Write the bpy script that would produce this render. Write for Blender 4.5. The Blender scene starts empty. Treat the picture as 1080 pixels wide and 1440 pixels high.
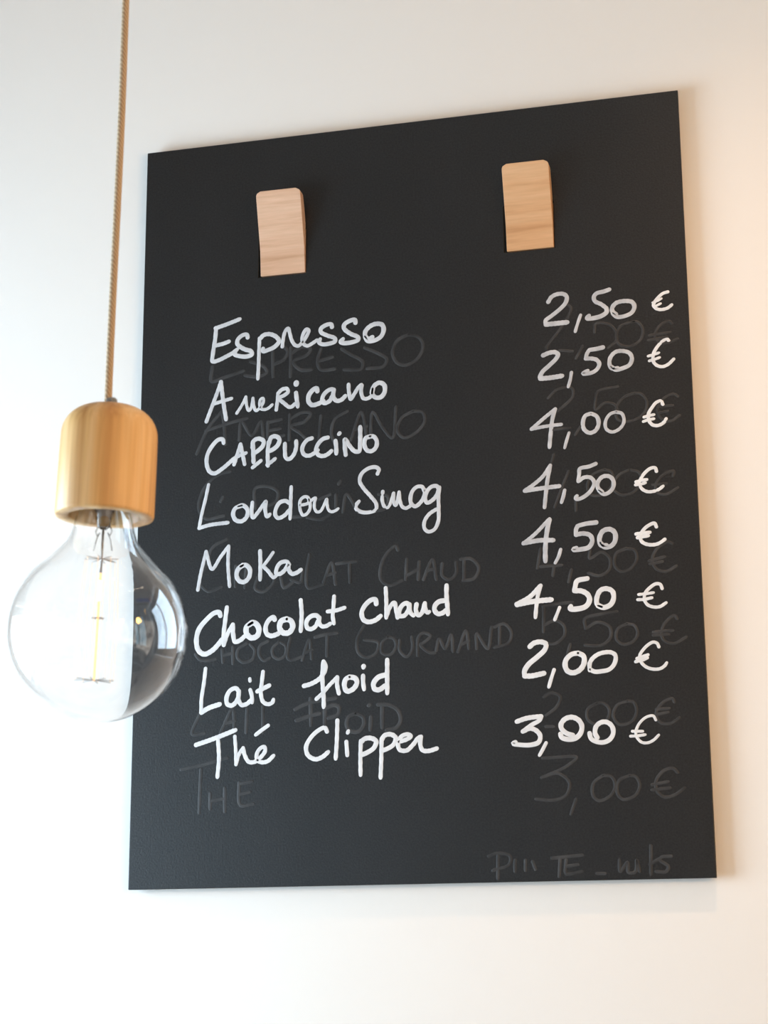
import bpy, bmesh, math, random
from mathutils import Vector, Matrix
random.seed(7)
SC = bpy.context.scene
COL = SC.collection

# ------------------------------------------------------------------ camera
cam = bpy.data.cameras.new('camera')
camo = bpy.data.objects.new('camera', cam); COL.objects.link(camo)
Mx = Matrix(((0.96933463, 0.06691118, 0.23645985), (0.24565403, -0.23772378, -0.93975609), (-0.00666806, 0.96902544, -0.24687089)))
camo.matrix_world = Matrix.Translation((0.43862548, -1.84336536, -0.51308903)) @ Mx.to_4x4()
cam.sensor_fit = 'AUTO'; cam.sensor_width = 36.0
cam.lens = 2636.3 * 36.0 / 1440.0
cam.clip_start = 0.02
cam.dof.use_dof = True; cam.dof.focus_distance = 1.95; cam.dof.aperture_fstop = 15.0
SC.camera = camo

# ------------------------------------------------------------------ world and lights
SC.view_settings.view_transform = 'Standard'
SC.view_settings.look = 'None'
SC.view_settings.gamma = 1.0
SC.view_settings.use_curve_mapping = False
SC.view_settings.exposure = -0.06
w = bpy.data.worlds.new('sky'); SC.world = w; w.use_nodes = True
bg = w.node_tree.nodes['Background']
bg.inputs['Color'].default_value = (0.80, 0.90, 1.0, 1); bg.inputs['Strength'].default_value = 0.4

sun = bpy.data.lights.new('sun', 'SUN'); sun.energy = 13.0; sun.angle = math.radians(1.0); sun.color = (1.0, 0.94, 0.87)
suno = bpy.data.objects.new('sun', sun); COL.objects.link(suno)
suno.rotation_euler = Vector((0.50, -0.12, -0.86)).to_track_quat('-Z', 'Y').to_euler()

def area(name, loc, target, sx, sy, power, color, spread=180):
    l = bpy.data.lights.new(name, 'AREA'); l.shape = 'RECTANGLE'; l.size = sx; l.size_y = sy
    l.energy = power; l.color = color; l.spread = math.radians(spread)
    o = bpy.data.objects.new(name, l); COL.objects.link(o); o.location = loc
    o.rotation_euler = (Vector(target) - Vector(loc)).to_track_quat('-Z', 'Y').to_euler()
    return o
ROOM = dict(x0=-1.15, x1=1.75, y0=-3.9, y1=0.0115, z0=-1.75, z1=1.35)
# daylight entering by the window in the left wall
area('window_daylight', (-1.26, -0.70, -0.40), (0.0, -0.70, -0.40), 0.88, 0.88, 47, (0.64, 0.83, 1.0))
area('second_window_daylight', (-1.26, -2.20, -0.50), (0.0, -2.20, -0.50), 0.95, 1.00, 8, (0.40, 0.76, 1.0))
# unseen warm lamp at right; far point light added to soften its shadow
def point_light(name, loc, power, color, radius):
    l = bpy.data.lights.new(name, 'POINT'); l.energy = power; l.color = color; l.shadow_soft_size = radius
    o = bpy.data.objects.new(name, l); COL.objects.link(o); o.location = loc
    return o
point_light('right_warm_lamp', (1.00, -0.95, -0.12), 12.0, (1.0, 0.52, 0.12), 0.06)
point_light('far_warm_fill', (1.40, -1.75, -0.12), 18, (1.0, 0.52, 0.12), 0.08)
# warm ceiling spot whose light drops onto the menu wall
def spot(name, loc, target, power, color, angle, blend, radius):
    l = bpy.data.lights.new(name, 'SPOT'); l.energy = power; l.color = color
    l.spot_size = math.radians(angle); l.spot_blend = blend; l.shadow_soft_size = radius
    o = bpy.data.objects.new(name, l); COL.objects.link(o); o.location = loc
    o.rotation_euler = (Vector(target) - Vector(loc)).to_track_quat('-Z', 'Y').to_euler()
    return o
spot('warm_ceiling_spot', (0.42, -0.60, 1.27), (0.34, 0.0, -0.74), 38, (1.0, 0.60, 0.34), 44, 1.0, 0.010)

# ------------------------------------------------------------------ helpers
def tag(o, label=None, cat=None, group=None, kind=None):
    if label: o['label'] = label
    if cat: o['category'] = cat
    if group: o['group'] = group
    if kind: o['kind'] = kind
    return o
def empty(name, loc=(0, 0, 0)):
    o = bpy.data.objects.new(name, None); COL.objects.link(o); o.location = loc; o.empty_display_size = 0.05
    return o
def link(name, bm, mat, parent=None, smooth=False, bevel=None, loc=None):
    bmesh.ops.recalc_face_normals(bm, faces=bm.faces)
    me = bpy.data.meshes.new(name); bm.to_mesh(me); bm.free()
    if smooth:
        for p in me.polygons: p.use_smooth = True
    me.materials.append(mat)
    o = bpy.data.objects.new(name, me); COL.objects.link(o)
    if loc: o.location = loc
    if parent: o.parent = parent
    if bevel:
        b = o.modifiers.new('bevel', 'BEVEL'); b.width = bevel; b.segments = 3; b.limit_method = 'ANGLE'
    return o
def box(bm, a, b):
    r = bmesh.ops.create_cube(bm, size=1.0)
    for v in r['verts']:
        v.co = Vector([(a[i] + b[i]) / 2 + v.co[i] * (b[i] - a[i]) for i in range(3)])
def lathe(bm, prof, n=64, cap0=False, cap1=False):
    rings = []
    for r, z in prof:
        if r < 1e-6: rings.append([bm.verts.new((0, 0, z))])
        else: rings.append([bm.verts.new((r * math.cos(2 * math.pi * i / n), r * math.sin(2 * math.pi * i / n), z)) for i in range(n)])
    for A, B in zip(rings, rings[1:]):
        for i in range(n):
            j = (i + 1) % n
            if len(A) == 1 and len(B) == 1: continue
            if len(A) == 1: bm.faces.new((A[0], B[i], B[j]))
            elif len(B) == 1: bm.faces.new((A[i], A[j], B[0]))
            else: bm.faces.new((A[i], A[j], B[j], B[i]))
    if cap0: bm.faces.new(rings[0][::-1])
    if cap1: bm.faces.new(rings[-1])
def tube(bm, pts, r, n=10, closed=False):
    pts = [Vector(p) for p in pts]; rings = []; N = len(pts)
    up = Vector((0.13, 0.97, 0.2)).normalized()
    for i, p in enumerate(pts):
        a = pts[(i - 1) % N] if (closed or i > 0) else p
        b = pts[(i + 1) % N] if (closed or i < N - 1) else p
        t = (b - a).normalized(); u = up.cross(t)
        if u.length < 1e-4: u = Vector((1, 0, 0)).cross(t)
        u.normalize(); v = t.cross(u)
        rr = r[i] if isinstance(r, (list, tuple)) else r
        rings.append([bm.verts.new(p + rr * (math.cos(2 * math.pi * k / n) * u + math.sin(2 * math.pi * k / n) * v)) for k in range(n)])
    rng = range(N) if closed else range(N - 1)
    for i in rng:
        A, B = rings[i], rings[(i + 1) % N]
        for k in range(n):
            bm.faces.new((A[k], A[(k + 1) % n], B[(k + 1) % n], B[k]))
    if not closed:
        bm.faces.new(rings[0][::-1]); bm.faces.new(rings[-1])
def catmull(P, step):
    P = [Vector(p) for p in P]
    if len(P) == 2: Q = [P[0] + (P[1] - P[0]) * t / 6 for t in range(7)]
    else:
        closed = False
        E = [P[0] * 2 - P[1]] + P + [P[-1] * 2 - P[-2]]
        Q = []
        for i in range(1, len(E) - 2):
            p0, p1, p2, p3 = E[i - 1], E[i], E[i + 1], E[i + 2]
            # centripetal parameters keep the curve from looping
            d1 = max((p1 - p0).length, 1e-6) ** .5; d2 = max((p2 - p1).length, 1e-6) ** .5; d3 = max((p3 - p2).length, 1e-6) ** .5
            m1 = (p1 - p0) / d1 - (p2 - p0) / (d1 + d2) + (p2 - p1) / d2
            m2 = (p2 - p1) / d2 - (p3 - p1) / (d2 + d3) + (p3 - p2) / d3
            m1 *= d2; m2 *= d2
            k = max(3, int((p2 - p1).length / step))
            for j in range(k):
                t = j / k
                Q.append((2 * t**3 - 3 * t**2 + 1) * p1 + (t**3 - 2 * t**2 + t) * m1 + (-2 * t**3 + 3 * t**2) * p2 + (t**3 - t**2) * m2)
        Q.append(P[-1])
    return Q

# ------------------------------------------------------------------ materials
def mat(name, color=(0.5, 0.5, 0.5), rough=0.5, spec=0.5, metal=0.0):
    m = bpy.data.materials.new(name); m.use_nodes = True
    b = m.node_tree.nodes['Principled BSDF']
    b.inputs['Base Color'].default_value = (*color, 1); b.inputs['Roughness'].default_value = rough
    b.inputs['Specular IOR Level'].default_value = spec; b.inputs['Metallic'].default_value = metal
    return m, m.node_tree, b
def noise(nt, scale, detail=4, vec=None, mapping=None):
    tc = nt.nodes.new('ShaderNodeTexCoord'); n = nt.nodes.new('ShaderNodeTexNoise')
    n.inputs['Scale'].default_value = scale; n.inputs['Detail'].default_value = detail
    if mapping:
        mp = nt.nodes.new('ShaderNodeMapping'); mp.inputs['Scale'].default_value = mapping
        nt.links.new(tc.outputs['Object'], mp.inputs['Vector']); nt.links.new(mp.outputs['Vector'], n.inputs['Vector'])
    else: nt.links.new(tc.outputs['Object'], n.inputs['Vector'])
    return n
def ramp(nt, src, stops):
    r = nt.nodes.new('ShaderNodeValToRGB'); e = r.color_ramp.elements
    while len(e) < len(stops): e.new(0.5)
    for i, (p, c) in enumerate(stops): e[i].position = p; e[i].color = (*c, 1)
    nt.links.new(src, r.inputs['Fac']); return r
def bump(nt, b, src, strength, dist):
    n = nt.nodes.new('ShaderNodeBump'); n.inputs['Strength'].default_value = strength; n.inputs['Distance'].default_value = dist
    nt.links.new(src, n.inputs['Height']); nt.links.new(n.outputs['Normal'], b.inputs['Normal'])

M_wall, nt, b = mat('wall_paint', (0.88, 0.845, 0.79), 0.75, 0.3)
n = noise(nt, 220, 3); bump(nt, b, n.outputs['Fac'], 0.08, 0.0006)
M_grey, nt, b = mat('grey_wall_paint', (0.42, 0.42, 0.43), 0.8, 0.3)
n = noise(nt, 200, 3); bump(nt, b, n.outputs['Fac'], 0.08, 0.0006)
M_ceil, nt, b = mat('ceiling_paint', (0.62, 0.61, 0.60), 0.9, 0.2)
n = noise(nt, 40); bump(nt, b, n.outputs['Fac'], 0.05, 0.001)
M_floor, nt, b = mat('floor_stone', (0.35, 0.3, 0.26), 0.5, 0.4)
n = noise(nt, 2.2, 8); r = ramp(nt, n.outputs['Fac'], [(0.40, (0.12, 0.10, 0.085)), (0.50, (0.40, 0.36, 0.33)), (0.62, (0.62, 0.58, 0.55))])
nt.links.new(r.outputs['Color'], b.inputs['Base Color'])
M_white, nt, b = mat('window_paint', (0.75, 0.75, 0.73), 0.4)
M_trim, nt, b = mat('dark_painted_timber', (0.06, 0.055, 0.05), 0.45)

M_board, nt, b = mat('chalkboard_paint', (0.02, 0.02, 0.02), 0.42, 0.6)
n = noise(nt, 520, 3); r = ramp(nt, n.outputs['Fac'], [(0.32, (0.0010, 0.0012, 0.0013)), (0.68, (0.0125, 0.0126, 0.0125))])
n2 = noise(nt, 4, 5, mapping=(3, 1, 1)); mx = nt.nodes.new('ShaderNodeMixRGB'); mx.blend_type = 'ADD'
r2 = ramp(nt, n2.outputs['Fac'], [(0.35, (0.0, 0.0, 0.0)), (0.8, (0.003, 0.003, 0.0032))])
mx.inputs['Fac'].default_value = 1; nt.links.new(r.outputs['Color'], mx.inputs['Color1']); nt.links.new(r2.outputs['Color'], mx.inputs['Color2'])
nt.links.new(mx.outputs['Color'], b.inputs['Base Color'])
bump(nt, b, n.outputs['Fac'], 0.45, 0.0004)
M_slot_shade, nt, b = mat('slot_shade_black', (0.02, 0.025, 0.028), 0.6)  # near-black of the strips that stand in for shade behind the slots
n = noise(nt, 300); bump(nt, b, n.outputs['Fac'], 0.2, 0.0003)

def ink(name, lo, hi):
    m, nt, b = mat(name, hi, 0.5, 0.4)
    n = noise(nt, 90, 3); r = ramp(nt, n.outputs['Fac'], [(0.3, lo), (0.7, hi)])
    nt.links.new(r.outputs['Color'], b.inputs['Base Color']); return m
# ink tones: prices on the upper lines greyer, lower lines and euro signs whiter
M_ink_grey = ink('grey_chalk_ink', (0.42, 0.425, 0.44), (0.60, 0.605, 0.615))
M_ink_mid = ink('medium_chalk_ink', (0.54, 0.545, 0.56), (0.69, 0.695, 0.70))
M_ink = ink('white_chalk_ink', (0.68, 0.68, 0.68), (0.82, 0.82, 0.815))
# the rubbed-out writing is a thin grey residue, patchy where the cloth took more of it
M_ghost, nt, b = mat('erased_chalk_residue', (0.04, 0.04, 0.042), 0.55, 0.5)
n = noise(nt, 45, 4); r = ramp(nt, n.outputs['Fac'], [(0.30, (0.016, 0.0155, 0.015)), (0.70, (0.046, 0.045, 0.045))])
nt.links.new(r.outputs['Color'], b.inputs['Base Color'])

def wood(name, c0, c1, c2, rough, scale, mapping, grain_scale=None):
    m, nt, b = mat(name, c1, rough, 0.35)
    n = noise(nt, scale, 3, mapping=mapping); n.inputs['Distortion'].default_value = 0.6
    r = ramp(nt, n.outputs['Fac'], [(0.30, c0), (0.50, c1), (0.70, c2)])
    g = noise(nt, scale * 7, 4, mapping=mapping); gr = ramp(nt, g.outputs['Fac'], [(0.3, (0.86, 0.84, 0.80)), (0.7, (1.0, 1.0, 1.0))])
    mx = nt.nodes.new('ShaderNodeMixRGB'); mx.blend_type = 'MULTIPLY'; mx.inputs['Fac'].default_value = 0.7
    nt.links.new(r.outputs['Color'], mx.inputs['Color1']); nt.links.new(gr.outputs['Color'], mx.inputs['Color2'])
    nt.links.new(mx.outputs['Color'], b.inputs['Base Color'])
    bump(nt, b, g.outputs['Fac'], 0.06, 0.0004)
    return m
M_beech = wood('beech_wood', (0.62, 0.36, 0.22), (0.72, 0.45, 0.295), (0.78, 0.52, 0.36), 0.5, 26, (0.25, 1, 3.0))
M_beech_warm = wood('warm_beech_wood', (0.60, 0.32, 0.15), (0.70, 0.40, 0.205), (0.76, 0.47, 0.26), 0.5, 24, (0.22, 1, 2.6))
M_pine = wood('oiled_pine', (0.56, 0.25, 0.07), (0.84, 0.50, 0.20), (0.96, 0.66, 0.34), 0.40, 30, (2.2, 2.2, 0.05))

M_cord, nt, b = mat('tan_braided_fabric', (0.55, 0.36, 0.20), 0.85, 0.2)
tc = nt.nodes.new('ShaderNodeTexCoord'); wv = nt.nodes.new('ShaderNodeTexWave'); wv.wave_type = 'BANDS'; wv.bands_direction = 'DIAGONAL'
wv.inputs['Scale'].default_value = 180; wv.inputs['Distortion'].default_value = 1.5
nt.links.new(tc.outputs['Object'], wv.inputs['Vector'])
r = ramp(nt, wv.outputs['Fac'], [(0.0, (0.40, 0.27, 0.16)), (1.0, (0.62, 0.46, 0.30))]); nt.links.new(r.outputs['Color'], b.inputs['Base Color'])
bump(nt, b, wv.outputs['Fac'], 0.5, 0.0004)
M_grip, nt, b = mat('grey_cord_grip', (0.30, 0.29, 0.27), 0.35, 0.5, 0.6)
M_brass, nt, b = mat('socket_metal', (0.62, 0.52, 0.45), 0.3, 0.5, 0.9)
M_steel, nt, b = mat('wire_steel', (0.45, 0.42, 0.40), 0.35, 0.5, 0.9)
M_dark, nt, b = mat('dark_socket', (0.20, 0.13, 0.10), 0.5)
def glass(name, ior, rough=0.0, color=(1, 1, 1)):
    m = bpy.data.materials.new(name); m.use_nodes = True; nt = m.node_tree; nt.nodes.clear()
    o = nt.nodes.new('ShaderNodeOutputMaterial'); g = nt.nodes.new('ShaderNodeBsdfGlass')
    g.inputs['IOR'].default_value = ior; g.inputs['Roughness'].default_value = rough; g.inputs['Color'].default_value = (*color, 1)
    nt.links.new(g.outputs[0], o.inputs['Surface']); return m
M_glass = glass('clear_bulb_glass', 1.46)
M_glow, nt, b = mat('glowing_filament', (0.8, 0.5, 0.2), 0.5)
b.inputs['Emission Color'].default_value = (1.0, 0.62, 0.26, 1); b.inputs['Emission Strength'].default_value = 1.5
M_glow_hot, nt, b = mat('hot_filament', (0.9, 0.7, 0.3), 0.5)
b.inputs['Emission Color'].default_value = (1.0, 0.72, 0.30, 1); b.inputs['Emission Strength'].default_value = 4.0

# ------------------------------------------------------------------ room shell
x0, x1, y0, y1, z0, z1 = (ROOM[k] for k in ('x0', 'x1', 'y0', 'y1', 'z0', 'z1')); T = 0.10
def shell(name, boxes, m):
    bm = bmesh.new()
    for a, c in boxes: box(bm, a, c)
    return tag(link(name, bm, m), kind='structure')
shell('floor', [((x0 - T, y0 - T, z0 - T), (x1 + T, y1 + T, z0))], M_floor)
shell('ceiling', [((x0 - T, y0 - T, z1), (x1 + T, y1 + T, z1 + T))], M_ceil)
shell('wall_back', [((x0 - T, y1, z0), (x1 + T, y1 + T, z1))], M_wall)
# left wall, pierced by the daylight window
wy0, wy1, wz0, wz1 = -1.33, -0.23, -1.00, 0.20
vy0, vy1 = -2.75, -1.65
shell('wall_left', [((x0 - T, y0, z0), (x0, vy0, z1)), ((x0 - T, vy1, z0), (x0, wy0, z1)), ((x0 - T, wy1, z0), (x0, y1, z1)),
    ((x0 - T, wy0, z0), (x0, wy1, wz0)), ((x0 - T, wy0, wz1), (x0, wy1, z1)), ((x0 - T, vy0, z0), (x0, vy1, wz0)), ((x0 - T, vy0, wz1), (x0, vy1, z1))], M_grey)
def window_frame(name, axis, a0, a1, b0, b1, p0, p1, cols, m):
    """frame bars in the plane across `axis` ('x' or 'y')"""
    root = tag(empty(name), kind='structure')
    def bar(nm, u0, u1, v0, v1):
        bm = bmesh.new()
        if axis == 'x': box(bm, (p0, u0, v0), (p1, u1, v1))
        else: box(bm, (u0, p0, v0), (u1, p1, v1))
        link(nm, bm, m, root)
    f = 0.045
    bar('frame_jamb', a0, a0 + f, b0, b1); bar('frame_jamb', a1 - f, a1, b0, b1)
    bar('frame_head', a0 + f, a1 - f, b1 - f, b1); bar('frame_sill', a0 + f, a1 - f, b0, b0 + f)
    for c in range(1, cols):
        u = a0 + (a1 - a0) * c / cols; bar('mullion', u - 0.018, u + 0.018, b0 + f, b1 - f)
    return root
window_frame('window_1', 'x', wy0, wy1, wz0, wz1, x0 - 0.07, x0 - 0.02, 2, M_white)
window_frame('window_2', 'x', vy0, vy1, wz0, wz1, x0 - 0.07, x0 - 0.02, 2, M_white)
shell('wall_front', [((x0 - T, y0 - T, z0), (x1 + T, y0, z1))], M_grey)
# glazed shop front on the right: seen only as a reflection in the bulb
ry0, ry1, rz0, rz1 = -3.50, -0.30, -1.60, 0.70
shell('wall_right', [((x1, y0, z0), (x1 + T, ry0, z1)), ((x1, ry1, z0), (x1 + T, y1, z1)), ((x1, ry0, z0), (x1 + T, ry1, rz0)), ((x1, ry0, rz1), (x1 + T, ry1, z1))], M_grey)
window_frame('window_3', 'x', ry0, ry1, rz0, rz1, x1 + 0.02, x1 + 0.07, 4, M_trim)
M_blue, nt, b = mat('blue_painted_board', (0.03, 0.09, 0.62), 0.4)
M_red, nt, b = mat('red_painted_board', (0.60, 0.05, 0.04), 0.4)
bm = bmesh.new(); box(bm, (x1 - 0.03, -1.10, rz1 + 0.05), (x1 - 0.001, -0.40, rz1 + 0.20)); tag(link('trim_1', bm, M_blue), kind='structure')
bm = bmesh.new(); box(bm, (x1 - 0.03, -0.39, rz1 + 0.05), (x1 - 0.001, -0.30, rz1 + 0.20)); bm2 = bm; tag(link('trim_2', bm, M_red), kind='structure')
M_stone, nt, b = mat('street_stone', (0.5, 0.48, 0.45), 0.9, 0.2)
n = noise(nt, 1.6, 8); r = ramp(nt, n.outputs['Fac'], [(0.38, (0.16, 0.14, 0.13)), (0.5, (0.62, 0.58, 0.54)), (0.64, (0.85, 0.83, 0.80))]); nt.links.new(r.outputs['Color'], b.inputs['Base Color'])
bm = bmesh.new(); box(bm, (x1 + T, -9.0, z0 - 0.35), (9.0, 3.0, z0 - 0.05)); tag(link('ground_street', bm, M_stone), kind='structure')
bm = bmesh.new(); box(bm, (5.2, -9.0, z0 - 0.05), (5.6, 3.0, 0.55)); tag(link('wall_street', bm, M_stone), kind='structure')
bm = bmesh.new(); box(bm, (-2.3, -9.0, z0 - 0.3), (-2.0, 3.0, 2.4)); tag(link('wall_sun_blocker', bm, M_stone), kind='structure')  # unseen wall added to keep sun and sky off the left windows
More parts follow.
